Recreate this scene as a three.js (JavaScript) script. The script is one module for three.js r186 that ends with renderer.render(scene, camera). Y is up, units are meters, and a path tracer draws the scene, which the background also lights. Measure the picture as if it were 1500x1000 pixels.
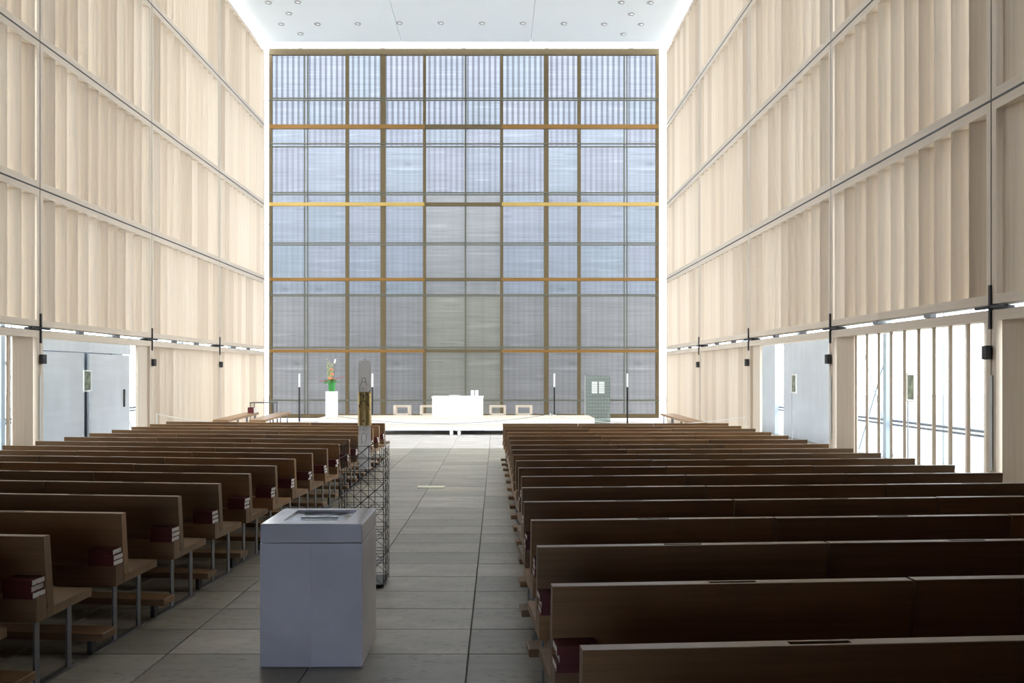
import * as THREE from 'three';
import { mergeGeometries } from 'three/addons/utils/BufferGeometryUtils.js';
import { RoundedBoxGeometry } from 'three/addons/geometries/RoundedBoxGeometry.js';
import { RectAreaLightUniformsLib } from 'three/addons/lights/RectAreaLightUniformsLib.js';
import { Brush, Evaluator, SUBTRACTION } from 'three-bvh-csg';

// ------------------------------------------------------------------ camera, daylight, exposure
const EYE = 1.945, F = 1230, CX = 727, CY = 546;          // eye height over the altar floor; lens in pixels of the 1500 x 1000 frame
const scene = new THREE.Scene();
const camera = new THREE.PerspectiveCamera(2 * Math.atan(500 / F) * 180 / Math.PI, 1.5, 0.1, 400);
camera.position.set(0, EYE, 0);
camera.lookAt(0, EYE, -10);
camera.setViewOffset(1500, 1000, 23, -46, 1500, 1000);     // rising lens: uprights stay upright
camera.updateProjectionMatrix();
scene.background = new THREE.Color().setRGB(5.0, 5.25, 5.6);   // bright overcast sky all round
RectAreaLightUniformsLib.init();
// daylight spreading from the woven screen and from the louvred side walls into the nave
function daylight(w, h, pos, target, intensity, color) {
  const l = new THREE.RectAreaLight(color, intensity, w, h); l.position.set(...pos); l.lookAt(...target); scene.add(l); return l;
}
daylight(15.4, 14.2, [-1.3, 7.3, -33.6], [-1.3, 7.3, 0], 0.12, 0xdde8ff);
daylight(21, 11.5, [-9.0, 8.8, -22.5], [0, 8.8, -30], 0.05, 0xfff6ea);
daylight(21, 11.5, [6.55, 8.8, -22.5], [-2, 8.8, -30], 0.05, 0xfff6ea);
const renderer = new THREE.WebGLRenderer({ antialias: true });
renderer.toneMapping = THREE.LinearToneMapping;
renderer.toneMappingExposure = 1.37;
renderer.shadowMap.enabled = true;

// ------------------------------------------------------------------ helpers
let seed = 20240611;
const rnd = () => { seed = (seed * 1664525 + 1013904223) >>> 0; return seed / 4294967296; };
const rr = (a, b) => a + (b - a) * rnd();
const used = {};
function numbered(n) { used[n] = (used[n] || 0) + 1; return used[n] === 1 ? n : `${n}_${String(used[n] - 1).padStart(3, '0')}`; }
function tag(o, label, category, group, kind) {
  o.userData.label = label; o.userData.category = category;
  if (group) o.userData.group = group;
  if (kind) o.userData.kind = kind;
  return o;
}
function thing(name, label, category, pos = [0, 0, 0], turn = 0, group, kind) {
  const o = new THREE.Group(); o.name = numbered(name);
  o.position.set(...pos); o.rotation.y = turn; scene.add(o);
  return tag(o, label, category, group, kind);
}
function part(name, geo, mat, parent, pos, rot) {
  const m = new THREE.Mesh(geo, mat); m.name = name; m.castShadow = m.receiveShadow = true;
  if (pos) m.position.set(...pos);
  if (rot) m.rotation.set(...rot);
  parent.add(m); return m;
}
function solid(name, geo, mat, label, category, pos, group, kind) {
  const m = new THREE.Mesh(geo, mat); m.name = numbered(name); m.castShadow = m.receiveShadow = true;
  if (pos) m.position.set(...pos);
  scene.add(m); return tag(m, label, category, group, kind);
}
function sub(name, parent, pos) { const g = new THREE.Group(); g.name = name; if (pos) g.position.set(...pos); parent.add(g); return g; }
// photo pixel + distance from the eye plane -> point
const at = (px, py, D) => [(px - CX) * D / F, EYE - (py - CY) * D / F, -D];
const floorY = D => D < 12.2 ? 0.019 * (12.2 - D) : 0;

// uv in metres, u runs along the grain
function grainUV(g, grain = 'x') {
  const p = g.attributes.position, n = g.attributes.normal, uv = new Float32Array(p.count * 2);
  for (let i = 0; i < p.count; i++) {
    const c = { x: p.getX(i), y: p.getY(i), z: p.getZ(i) };
    const a = { x: Math.abs(n.getX(i)), y: Math.abs(n.getY(i)), z: Math.abs(n.getZ(i)) };
    const face = a.x >= a.y && a.x >= a.z ? 'x' : a.y >= a.z ? 'y' : 'z';
    let u, v;
    if (face === grain) { const o = ['x', 'y', 'z'].filter(k => k !== grain); u = c[o[0]] * 0.35; v = c[o[1]]; }
    else { u = c[grain]; v = c[['x', 'y', 'z'].find(k => k !== grain && k !== face)] + (face === 'y' ? 0.37 : 0); }
    uv[2 * i] = u; uv[2 * i + 1] = v;
  }
  g.setAttribute('uv', new THREE.BufferAttribute(uv, 2));
  return g;
}
const boxes = {};
function bx(w, h, d, grain = 'x', x = 0, y = 0, z = 0) {
  const g = new THREE.BoxGeometry(w, h, d); if (x || y || z) g.translate(x, y, z);
  return grainUV(g, grain);
}
function sharedBox(w, h, d, grain = 'x') { const k = [w, h, d].map(v => v.toFixed(4)).join() + grain; return boxes[k] ||= bx(w, h, d, grain); }
function softBox(w, h, d, r = 0.006, grain = 'x', x = 0, y = 0, z = 0) {
  const g = new RoundedBoxGeometry(w, h, d, 2, r); if (x || y || z) g.translate(x, y, z);
  return grainUV(g.index ? g.toNonIndexed() : g, grain);
}
// prism: profile points (u forward = -z, y), extruded along x from x0 to x1
function prism(pts, x0, x1) {
  const s = new THREE.Shape(pts.map(([u, y]) => new THREE.Vector2(u, y)));
  const g = new THREE.ExtrudeGeometry(s, { depth: x1 - x0, bevelEnabled: false });
  g.applyMatrix4(new THREE.Matrix4().set(0, 0, 1, x0, 0, 1, 0, 0, -1, 0, 0, 0, 0, 0, 0, 1));
  g.computeVertexNormals();
  return grainUV(g, 'x');
}
function bar(a, b, r, seg = 6) {
  const A = new THREE.Vector3(...a), B = new THREE.Vector3(...b), d = B.clone().sub(A);
  const g = new THREE.CylinderGeometry(r, r, d.length(), seg, 1);
  g.applyQuaternion(new THREE.Quaternion().setFromUnitVectors(new THREE.Vector3(0, 1, 0), d.normalize()));
  g.translate((a[0] + b[0]) / 2, (a[1] + b[1]) / 2, (a[2] + b[2]) / 2);
  return g;
}
function tube(pts, r, n = 24, seg = 5) { return new THREE.TubeGeometry(new THREE.CatmullRomCurve3(pts.map(p => new THREE.Vector3(...p))), n, r, seg); }

// ------------------------------------------------------------------ computed textures
function hash(x, y, s) { let h = (x * 374761393 + y * 668265263 + s * 1442695041) | 0; h = Math.imul(h ^ (h >>> 13), 1274126177); return ((h ^ (h >>> 16)) >>> 0) / 4294967296; }
function vnoise(x, y, px, py, s) {     // value noise that repeats every px, py cells
  const xi = Math.floor(x), yi = Math.floor(y), fx = x - xi, fy = y - yi;
  const sx = fx * fx * (3 - 2 * fx), sy = fy * fy * (3 - 2 * fy), w = (a, m) => ((a % m) + m) % m;
  const a = hash(w(xi, px), w(yi, py), s), b = hash(w(xi + 1, px), w(yi, py), s), c = hash(w(xi, px), w(yi + 1, py), s), d = hash(w(xi + 1, px), w(yi + 1, py), s);
  return a + (b - a) * sx + (c - a) * sy + (a - b - c + d) * sx * sy;
}
function fbm(u, v, nx, ny, s, oct = 4) { let t = 0, a = 0.5, f = 1, n = 0; for (let o = 0; o < oct; o++) { t += a * vnoise(u * nx * f, v * ny * f, nx * f, ny * f, s + o * 17); n += a; a *= 0.5; f *= 2; } return t / n; }
function tex(w, h, fn, repU, repV, srgb = true) {
  const data = new Uint8Array(w * h * 4);
  for (let j = 0; j < h; j++) for (let i = 0; i < w; i++) {
    const c = fn(i / w, j / h), k = 4 * (j * w + i);
    for (let q = 0; q < 3; q++) data[k + q] = Math.max(0, Math.min(255, 255 * (Array.isArray(c) ? c[q] : c)));
    data[k + 3] = 255;
  }
  const t = new THREE.DataTexture(data, w, h, THREE.RGBAFormat);
  t.wrapS = t.wrapT = THREE.RepeatWrapping; t.magFilter = THREE.LinearFilter; t.minFilter = THREE.LinearMipmapLinearFilter;
  t.repeat.set(repU, repV); if (srgb) t.colorSpace = THREE.SRGBColorSpace; t.needsUpdate = true;
  return t;
}
const grainTex = tex(512, 512, (u, v) => {
  const a = fbm(u, v, 3, 40, 1), b = fbm(u, v, 8, 160, 5, 2), c = fbm(u, v, 2, 6, 9, 2);
  const k = 0.74 + 0.16 * a + 0.1 * b + 0.12 * (c - 0.5); return [k, k * 0.985, k * 0.96];
}, 0.4, 1.1);
const paleGrain = tex(512, 512, (u, v) => {
  const a = fbm(u, v, 2, 30, 21), b = fbm(u, v, 6, 120, 25, 2);
  const k = 0.9 + 0.07 * a + 0.05 * b - 0.02; return [k, k * 0.99, k * 0.975];
}, 0.3, 1.2);
const stoneTex = tex(512, 512, (u, v) => {
  const a = fbm(u, v, 4, 9, 31, 5), b = fbm(u, v, 40, 60, 35, 2), pits = fbm(u, v, 30, 90, 39, 2) > 0.74 ? 0.1 : 0;
  const k = 0.74 + 0.26 * a + 0.06 * b - pits; return [k, k * 0.985, k * 0.945];
}, 0.45, 0.45);
const marbleTex = tex(512, 512, (u, v) => {
  const w = fbm(u, v, 3, 3, 51, 4), vein = Math.abs(fbm(u + 0.0, v, 4, 2, 55, 5) - 0.5 + 0.12 * (w - 0.5));
  const cl = fbm(u, v, 6, 6, 59, 4); let k = 1.0 - 0.1 * cl; const dark = Math.max(0, 1 - vein / 0.014) * Math.max(0, (fbm(u, v, 3, 4, 63, 2) - 0.52) * 3.2);
  k -= 0.1 * Math.min(1, dark) * Math.max(0, fbm(u, v, 2, 2, 77, 2) - 0.4) + 0.4 * Math.max(0, fbm(u, v, 5, 3, 67, 4) - 0.55); return [k * 0.985, k * 0.98, k];
}, 0.55, 0.55);
// woven metal cloth: fine weft lines, warp stripes of several widths
function weave(s, stripe) {
  return tex(512, 512, (u, v) => {
    const weft = fbm(u, v, 3, 120, s, 2), band = fbm(u, v, 2, 14, s + 3, 2), warp = fbm(u, v, 60, 2, s + 7, 2), broad = fbm(u, v, 24, 1, s + 11, 1);
    let k = 0.84 + 0.12 * (weft - 0.5) + 0.05 * (band - 0.5) + 0.03 * (warp - 0.5) + 0.04 * (broad - 0.5);
    const crease = fbm(u, v, 2, 26, s + 19, 2); if (crease > 0.78) k += 0.06; if (crease < 0.2) k -= 0.06;
    if (stripe) { const t = (u * 16) % 1; k *= t < 0.42 ? 1 - stripe : 1; }
    return [k, k, k];
  }, 0.28, 0.28);
}
const weaveA = weave(71, 0.27), weaveB = weave(91, 0.11), weaveC = weave(111, 0.03), weaveD = weave(131, 0.0);
const steelTex = tex(256, 256, (u, v) => { const k = 0.86 + 0.1 * fbm(u, v, 40, 2, 151, 2) + 0.04 * fbm(u, v, 4, 4, 155); return [k, k, k]; }, 0.5, 0.5);
const goldBump = tex(256, 256, (u, v) => { const f = fbm(u, v, 10, 16, 171, 4); return f; }, 1, 1, false);
const waterBump = tex(256, 256, (u, v) => fbm(u, v, 6, 6, 181, 3), 1, 1, false);
const greyBand = tex(256, 256, (u, v) => { const k = 0.9 + 0.08 * fbm(u, v, 2, 7, 191, 3) + 0.04 * fbm(u, v, 30, 3, 195, 2); return [k, k, k]; }, 0.3, 0.3);

// ------------------------------------------------------------------ materials
const lin = (r, g, b) => new THREE.Color().setRGB(r, g, b);
const std = o => new THREE.MeshStandardMaterial({ roughness: 0.7, ...o });
const phys = o => new THREE.MeshPhysicalMaterial({ roughness: 0.7, ...o });
const shifted = (t, u, v) => { const c = t.clone(); c.offset.set(u, v); c.needsUpdate = true; return c; };
const M = {
  maple: [0, 1, 2, 3, 4].map(i => std({ color: lin(...[[0.77, 0.665, 0.55], [0.70, 0.595, 0.485], [0.82, 0.72, 0.61], [0.65, 0.55, 0.445], [0.79, 0.69, 0.575]][i]), map: shifted(paleGrain, 0.31 * i, 0.17 * i), roughness: 0.55 })),
  mapleFrame: std({ color: lin(0.77, 0.675, 0.57), map: paleGrain, roughness: 0.5 }),
  pew: [0, 1, 2, 3].map(i => phys({ color: lin(...[[0.34, 0.20, 0.098], [0.275, 0.16, 0.082], [0.39, 0.225, 0.105], [0.31, 0.20, 0.11]][i]), map: shifted(grainTex, 0.23 * i, 0.41 * i), roughness: 0.42 })),
  darkOak: std({ color: lin(0.055, 0.04, 0.03), map: grainTex, roughness: 0.6 }),
  slot: std({ color: lin(0.03, 0.02, 0.014) }),
  steel: std({ color: lin(0.28, 0.29, 0.31), metalness: 0.75, roughness: 0.4, map: steelTex }),
  darkSteel: std({ color: lin(0.045, 0.045, 0.047), roughness: 0.5 }),
  black: std({ color: lin(0.018, 0.018, 0.019), roughness: 0.55 }),
  stone: [0, 1, 2, 3].map(i => phys({ color: lin(...[[0.48, 0.465, 0.415], [0.40, 0.385, 0.335], [0.54, 0.525, 0.475], [0.445, 0.43, 0.375]][i]), map: shifted(stoneTex, 0.29 * i, 0.13 * i), roughness: 0.42 })),
  stoneMany: phys({ color: lin(1, 1, 1), vertexColors: true, map: stoneTex, roughness: 0.42 }),
  joint: std({ color: lin(0.19, 0.18, 0.155), roughness: 0.95 }),
  whiteStone: std({ color: lin(0.86, 0.86, 0.85), roughness: 0.5 }),
  creamEdge: std({ color: lin(0.85, 0.74, 0.6), roughness: 0.5 }),
  plaster: std({ color: lin(0.72, 0.77, 0.80), roughness: 0.9 }),
  marble: phys({ color: lin(0.92, 0.92, 0.96), map: marbleTex, roughness: 0.3 }),
  marbleTop: phys({ color: lin(0.88, 0.88, 0.90), map: marbleTex, roughness: 0.18 }),
  greyMetal: std({ color: lin(0.47, 0.54, 0.62), map: greyBand, roughness: 0.5, metalness: 0.15 }),
  blueSteel: std({ color: lin(0.33, 0.41, 0.49), roughness: 0.45, metalness: 0.2 }),
  railSteel: std({ color: lin(0.16, 0.19, 0.24), roughness: 0.45, metalness: 0.3 }),
  paleSteel: std({ color: lin(0.62, 0.64, 0.64), roughness: 0.5 }),
  olive: std({ color: lin(0.135, 0.10, 0.048), roughness: 0.5, metalness: 0.3 }),
  bronze: std({ color: lin(0.27, 0.145, 0.04), roughness: 0.42, metalness: 0.4 }),
  brass: std({ color: lin(0.56, 0.39, 0.12), roughness: 0.4, metalness: 0.35 }),
  rod: std({ color: lin(0.13, 0.13, 0.10), roughness: 0.5, metalness: 0.3 }),
  glass: phys({ color: lin(0.93, 0.97, 0.97), transmission: 1, thickness: 0, roughness: 0.02, ior: 1.5, side: THREE.DoubleSide }),
  gateGlass: phys({ color: lin(0.70, 0.78, 0.94), transmission: 1, thickness: 0, roughness: 0.5, side: THREE.DoubleSide }),
  candle: phys({ color: lin(0.985, 0.99, 1.0), roughness: 1, transmission: 0.85, thickness: 0, side: THREE.DoubleSide }),
  candleWhite: std({ color: lin(0.9, 0.9, 0.87), roughness: 0.5 }),
  gold: std({ color: lin(0.80, 0.60, 0.24), metalness: 0.5, roughness: 0.35, bumpMap: goldBump, bumpScale: 0.004 }),
  goldDark: std({ color: lin(0.12, 0.085, 0.05), metalness: 0.5, roughness: 0.5 }),
  wire: std({ color: lin(0.06, 0.06, 0.058), metalness: 0.4, roughness: 0.45 }),
  bookRed: std({ color: lin(0.10, 0.012, 0.016), roughness: 0.5 }),
  pages: std({ color: lin(0.82, 0.81, 0.76), roughness: 0.9 }),
  ribbon: std({ color: lin(0.6, 0.03, 0.03), roughness: 0.6 }),
  leaf: std({ color: lin(0.07, 0.22, 0.05), roughness: 0.6 }),
  vaseGreen: std({ color: lin(0.05, 0.30, 0.07), roughness: 0.3 }),
  rose: std({ color: lin(0.62, 0.25, 0.12), roughness: 0.6 }),
  blossom: std({ color: lin(0.62, 0.60, 0.22), roughness: 0.7 }),
  blossomWhite: std({ color: lin(0.85, 0.85, 0.8), roughness: 0.7 }),
  redStem: std({ color: lin(0.4, 0.03, 0.05), roughness: 0.5 }),
  twig: std({ color: lin(0.14, 0.09, 0.06), roughness: 0.7 }),
  rope: std({ color: lin(0.75, 0.75, 0.72), roughness: 0.8 }),
  ropeGrey: std({ color: lin(0.3, 0.3, 0.3), roughness: 0.8 }),
  ground: std({ color: lin(0.36, 0.36, 0.35), roughness: 0.95 }),
  render: std({ color: lin(0.20, 0.19, 0.175), roughness: 0.9 }),
  tile: std({ color: lin(0.3, 0.12, 0.08), roughness: 0.9 }),
  plate: std({ color: lin(0.80, 0.77, 0.58), roughness: 0.35 }),
  water: phys({ color: lin(0.93, 0.97, 0.98), roughness: 0.03, transmission: 1, thickness: 0.05, ior: 1.33, bumpMap: waterBump, bumpScale: 0.002 }),
  tabGlass: phys({ color: lin(0.62, 0.68, 0.65), transmission: 0.75, thickness: 0, roughness: 0.35, side: THREE.DoubleSide }),
  tabLine: std({ color: lin(0.16, 0.185, 0.17), roughness: 0.5 }),
  tabWhite: std({ color: lin(0.75, 0.78, 0.76), roughness: 0.5 }),
  lightRim: std({ color: lin(0.35, 0.36, 0.37), metalness: 0.6, roughness: 0.3 }),
  lens: std({ color: lin(0.9, 0.9, 0.9), roughness: 0.3 }),
  photoPrint: std({ color: lin(0.30, 0.36, 0.30), roughness: 0.4, map: tex(64, 128, (u, v) => { const a = fbm(u, v, 4, 6, 201, 4), b = fbm(u, v, 9, 12, 205, 2); const k = 0.35 + 0.65 * a * (0.6 + 0.6 * b); return [k * 0.95, k, k * 0.95]; }, 1, 1) }),
};
// mesh cloth tones
function cloth(color, map, through = 0.86) { return phys({ color: lin(...color), map, roughness: 1, transmission: through, thickness: 0, side: THREE.DoubleSide }); }

// ------------------------------------------------------------------ floor, ceiling, ground
const XL = -9.22, XR = 6.76, OUTL = -11.5, OUTR = 9.1, DEND = 33.4, DBACK = -7;
const CEIL = 15.115, LEV = [2.843, 5.663, 8.635, 11.795, 14.81];
{
  const floor = new THREE.Group(); floor.name = 'floor'; scene.add(floor);
  tag(floor, 'pale grey limestone slab floor with thin joints, sloping gently to the altar', 'floor', null, 'structure');
  const cx = (OUTL + OUTR) / 2, w = OUTR - OUTL;
  const base = prism([[DBACK, -0.5], [38, -0.5], [38, -0.012], [12.2, -0.012], [DBACK, floorY(DBACK) - 0.012]], OUTL, OUTR);
  part('joint_bed', base, M.joint, floor);
  // from 21.9 m on the slabs are nearly white
  const PX = 0.975, PD = 0.56, tilt = Math.atan(0.019);
  const slab = [0, 1].map(k => softBox(PX - 0.01, 0.03, PD - 0.01, 0.002, 'x'));
  const rest = [];
  const D0 = 5.43 - 3 * PD;
  for (let c = Math.ceil((OUTL + 0.18) / PX) - 1; -0.18 + c * PX < OUTR; c++) for (let r = -20; D0 + r * PD < 38; r++) {
    const x = -0.18 + (c + 0.5) * PX, d = D0 + (r + 0.5) * PD;
    if (x < OUTL + 0.3 || x > OUTR - 0.3 || d < DBACK + 0.2) continue;
    const rot = d < 12.2 - PD / 2 ? -tilt : 0;
    const px = CX + F * x / Math.max(d, 0.1);
    const near = d > 3.8 && d < 13.4 && x > -6.2 && x < 0.9 && px > -80;
    const y = floorY(d) - 0.015 + (hash(c, r, 7) - 0.5) * 0.0012;
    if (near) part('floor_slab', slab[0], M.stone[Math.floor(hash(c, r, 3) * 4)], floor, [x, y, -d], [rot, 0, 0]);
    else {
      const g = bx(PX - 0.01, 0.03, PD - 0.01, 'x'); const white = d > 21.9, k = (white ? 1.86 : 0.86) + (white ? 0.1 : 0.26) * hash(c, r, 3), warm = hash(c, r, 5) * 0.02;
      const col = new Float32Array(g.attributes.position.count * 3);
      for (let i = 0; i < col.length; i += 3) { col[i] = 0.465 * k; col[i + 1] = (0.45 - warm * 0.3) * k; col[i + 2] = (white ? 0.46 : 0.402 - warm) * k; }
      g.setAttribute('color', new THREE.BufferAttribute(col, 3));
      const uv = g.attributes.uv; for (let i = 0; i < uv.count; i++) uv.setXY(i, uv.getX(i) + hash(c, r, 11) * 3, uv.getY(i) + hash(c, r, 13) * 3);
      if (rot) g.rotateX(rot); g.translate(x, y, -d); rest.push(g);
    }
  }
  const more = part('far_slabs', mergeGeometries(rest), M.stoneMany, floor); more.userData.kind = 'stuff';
}
{
  const c = new THREE.Group(); c.name = 'ceiling'; scene.add(c);
  tag(c, 'smooth white ceiling with two thin joints above the nave', 'ceiling', null, 'structure');
  const d0 = DBACK - 0.3, d1 = 33.45, X = [-9.14, -3.77, 1.37, 6.66];
  for (let i = 0; i < 3; i++) part('ceiling_panel', bx(X[i + 1] - X[i] - 0.012, 0.3, d1 - d0, 'z'), M.plaster, c, [(X[i] + X[i + 1]) / 2, CEIL + 0.15, -(d0 + d1) / 2]);
  part('ceiling_backing', bx(15.7, 0.05, d1 - d0 - 0.2, 'z'), M.plaster, c, [(X[0] + X[3]) / 2, CEIL + 0.33, -(d0 + d1) / 2]);
}
solid('outdoor_ground', bx(160, 0.2, 160), M.ground, 'pale paved ground outside the glass hall', 'ground', [0, -0.65, -15], null, 'structure');

// ------------------------------------------------------------------ side walls of maple louvres
const PITCHF = 11, FINW = 0.44, FT = 0.028, DEPTH = 0.30;
const bays = [5.97, 11.47, 16.97, 22.47, 27.97, DEND];
function louvrePanel(wall, side, d0, d1, y0, y1, mode, alphaDeg = 32, finW = FINW) {
  const xi = side < 0 ? XL : XR, s = side, xc = xi + s * DEPTH / 2;       // s points outwards
  const g = sub('louvre_panel', wall, [xc, y0, -(d0 + d1) / 2]);
  const L = d1 - d0, H = y1 - y0, pw = 0.10, rh = mode === 'upper' ? 0.13 : 0.14;
  const post = sharedBox(DEPTH, H, pw, 'y'), rail = sharedBox(DEPTH, rh, L - 2 * pw - 0.024, 'z');
  part('frame_post', post, M.mapleFrame, g, [0, H / 2, L / 2 - pw / 2 - 0.012]);
  part('frame_post', post, M.mapleFrame, g, [0, H / 2, -L / 2 + pw / 2 + 0.012]);
  part('frame_rail', rail, M.mapleFrame, g, [0, H - rh / 2, 0]);
  if (mode === 'upper' || mode === 'lower') part('frame_rail', rail, M.mapleFrame, g, [0, rh / 2, 0]);
  const a = alphaDeg * Math.PI / 180, yb = mode === 'upper' || mode === 'lower' ? rh : 0.02, fh = H - rh - yb;
  const fin = sharedBox(finW, fh, FT, 'y'), inner = L - 2 * pw - 0.05, n = Math.round(inner / 0.482), p = inner / n;
  if (mode === 'doorway') {       // folded leaf at the far jamb
    part('door_leaf', sharedBox(0.06, fh, 0.6, 'y'), M.mapleFrame, g, [-s * 0.05, yb + fh / 2, -L / 2 + pw + 0.31]);
    return g;
  }
  for (let i = 0; i < n; i++) {
    const close = mode === 'open' || mode === 'mostly' ? 0 : Math.max(0, p / 2 - finW * Math.cos(a) / 2 - 0.012 + (d0 < 12 ? -0.03 : 0.012));
    const d = L / 2 - pw - 0.02 - (i + 0.5) * p - close;                     // local z
    if (mode === 'mostly' && i < n - 4) part('fin', sharedBox(0.5, fh, FT, 'y'), M.maple[i % 5], g, [0, yb + fh / 2, d], [0, Math.PI / 2 + s * 0.21, 0]);
    else if (mode === 'open' || mode === 'mostly') {                                            // turned the other way, edge-on to someone walking in
      if (i === n - 1) part('fin', fin, M.maple[i % 3], g, [0, yb + fh / 2, d], [0, Math.PI / 2 - s * -1 * a * 0.9, 0]);
      else part('fin', sharedBox(0.34, fh, 0.045, 'y'), M.maple[i % 3], g, [0, yb + fh / 2, d], [0, Math.PI / 2 + s * -1 * (25 * Math.PI / 180), 0]);
    } else part('fin', fin, M.maple[Math.floor(rnd() * 5)], g, [0, yb + fh / 2, d], [0, Math.PI / 2 + s * a, 0]);
  }
  return g;
}
function sideWall(side) {
  const xi = side < 0 ? XL : XR, wall = new THREE.Group();
  wall.name = side < 0 ? 'wall_left' : 'wall_right'; scene.add(wall);
  tag(wall, side < 0 ? 'tall maple louvre wall with slats above the grey sliding doors' : 'tall maple louvre wall above the white-lit open slats', 'wall', null, 'structure');
  const lower = side < 0 ? ['mostly', 'open', 'doorway', 'lower', 'lower'] : ['mostly', 'open', 'doorway', 'lower', 'lower'];
  for (let b = 0; b < 5; b++) {
    const d0 = bays[b], d1 = bays[b + 1], f = floorY(d0 + 1);
    louvrePanel(wall, side, d0, d1, f + 0.01, LEV[0] - 0.045, lower[b], lower[b] === 'lower' ? 62 : 27, lower[b] === 'lower' ? 0.29 : FINW);
    for (let k = 0; k < 4; k++) louvrePanel(wall, side, d0, d1, LEV[k] + (k ? 0.016 : 0.04), LEV[k + 1] - 0.016, 'upper', [10, 43, 46, 46, 46][b], [0.5, 0.40, 0.385, 0.38, 0.37][b]);
    // steel rail in each horizontal seam
    for (let k = 1; k < 4; k++) part('seam_rail', sharedBox(0.12, 0.03, d1 - d0, 'z'), M.darkSteel, wall, [xi + side * 0.055, LEV[k], -(d0 + d1) / 2]);
    // vertical seam strip and the cruciform bracket where the seams meet
    part('seam_strip', sharedBox(0.1, LEV[4] - LEV[0], 0.022, 'y'), M.darkSteel, wall, [xi + side * 0.06, (LEV[4] + LEV[0]) / 2, -d0]);
    part('post_strip', sharedBox(0.1, LEV[0] - 0.1, 0.022, 'y'), M.mapleFrame, wall, [xi + side * 0.062, LEV[0] / 2, -d0]);
    const cross = mergeGeometries([bx(0.05, 0.6, 0.045, 'y'), bx(0.05, 0.04, 0.7, 'z'), bx(0.3, 0.06, 0.1, 'x', side * 0.15)]);
    part('cross_bracket', cross, M.black, wall, [xi - side * 0.004, LEV[0], -d0]);
    // rail and clips in the open slot over the doors
    part('slot_rail', sharedBox(0.06, 0.035, d1 - d0, 'z'), M.steel, wall, [xi + side * 0.24, LEV[0] - 0.03, -(d0 + d1) / 2]);
    for (const t of [0.33, 0.66]) part('slot_clip', sharedBox(0.1, 0.055, 0.2, 'z'), M.steel, wall, [xi + side * 0.1, LEV[0], -(d0 + t * (d1 - d0))]);
    if (b < 3) part('guide_plate', sharedBox(0.012, 1.3, 0.06, 'y'), M.paleSteel, wall, [xi - side * 0.012, 1.25 + floorY(d0), -d0 + 0.02]);
  }
  // closed timber wall at the entrance end
  const h = CEIL;
  part('solid_panel', bx(0.3, h + 0.2, bays[0] - DBACK, 'y'), M.darkOak, wall, [xi + side * 0.15, h / 2, -(bays[0] + DBACK) / 2]);
}
sideWall(-1); sideWall(1);
for (const side of [-1, 1]) for (let b = 1; b < 5; b++) {
  const xi = side < 0 ? XL : XR, big = b < 3;
  solid('wall_speaker', softBox(0.08, 0.19, b === 1 ? 0.12 : 0.15, 0.01, 'y'), M.black, `small black box speaker below the ${['', 'first', 'second', 'third', 'fourth'][b]} cross bracket from the entrance, ${side < 0 ? 'grey sliding door' : 'open slat'} wall`, 'speaker', [xi - side * 0.05, LEV[0] - 0.62, -bays[b] - 0.02], 'wall speakers');
}
// entrance end: back wall and the organ gallery over the last pews
{
  const w = new THREE.Group(); w.name = 'wall_back'; scene.add(w);
  tag(w, 'timber entrance wall with the gallery floor in front of it', 'wall', null, 'structure');
  for (const [x0, x1, y0, y1] of [[-9.52, -3.24, -0.1, CEIL + 0.1], [0.2, 7.06, -0.1, CEIL + 0.1], [-3.24, 0.2, 3.27, CEIL + 0.1], [-3.24, 0.2, -0.1, 0.15]]) part('panelling', bx(x1 - x0, y1 - y0, 0.3, 'y'), M.darkOak, w, [(x0 + x1) / 2, (y0 + y1) / 2, -DBACK + 0.15]);
  const gate = new THREE.Group(); gate.name = 'window_4'; scene.add(gate);
  tag(gate, 'blue-tinted glass entrance gate at the back of the nave', 'glass gate', null, 'structure');
  for (let i = 0; i < 2; i++) for (let j = 0; j < 3; j++) part('pane', new THREE.PlaneGeometry(1.66, 0.98), M.gateGlass, gate, [-3.24 + 0.86 + i * 1.72, 0.67 + j * 1.03, -DBACK + 0.02]);
  for (let i = 0; i <= 2; i++) part('gate_bar', bx(0.06, 3.15, 0.1, 'y'), M.steel, gate, [-3.24 + i * 1.72, 1.7, -DBACK + 0.03]);
  for (let j = 0; j < 4; j++) part('gate_bar', bx(3.44, 0.05, 0.1, 'x'), M.steel, gate, [-1.52, 0.16 + j * 1.03, -DBACK + 0.03]);
  // invented side walls, added to keep gate light on the aisle and off the pews
  for (const x of [-3.44, 0.35]) part('added_light_baffle', bx(0.2, 3.4, -DBACK - 0.6, 'z'), M.darkOak, w, [x, 1.75, (-DBACK + 0.6) / 2]);
  part('gallery_floor', bx(15.9, 0.4, 1.4 - DBACK, 'x'), M.darkOak, w, [(XL + XR) / 2, 3.6, -(DBACK + 1.4) / 2]);
  part('gallery_front', bx(15.9, 1.3, 0.12, 'x'), M.darkOak, w, [(XL + XR) / 2, 4.2, -1.45]);
}

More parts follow.
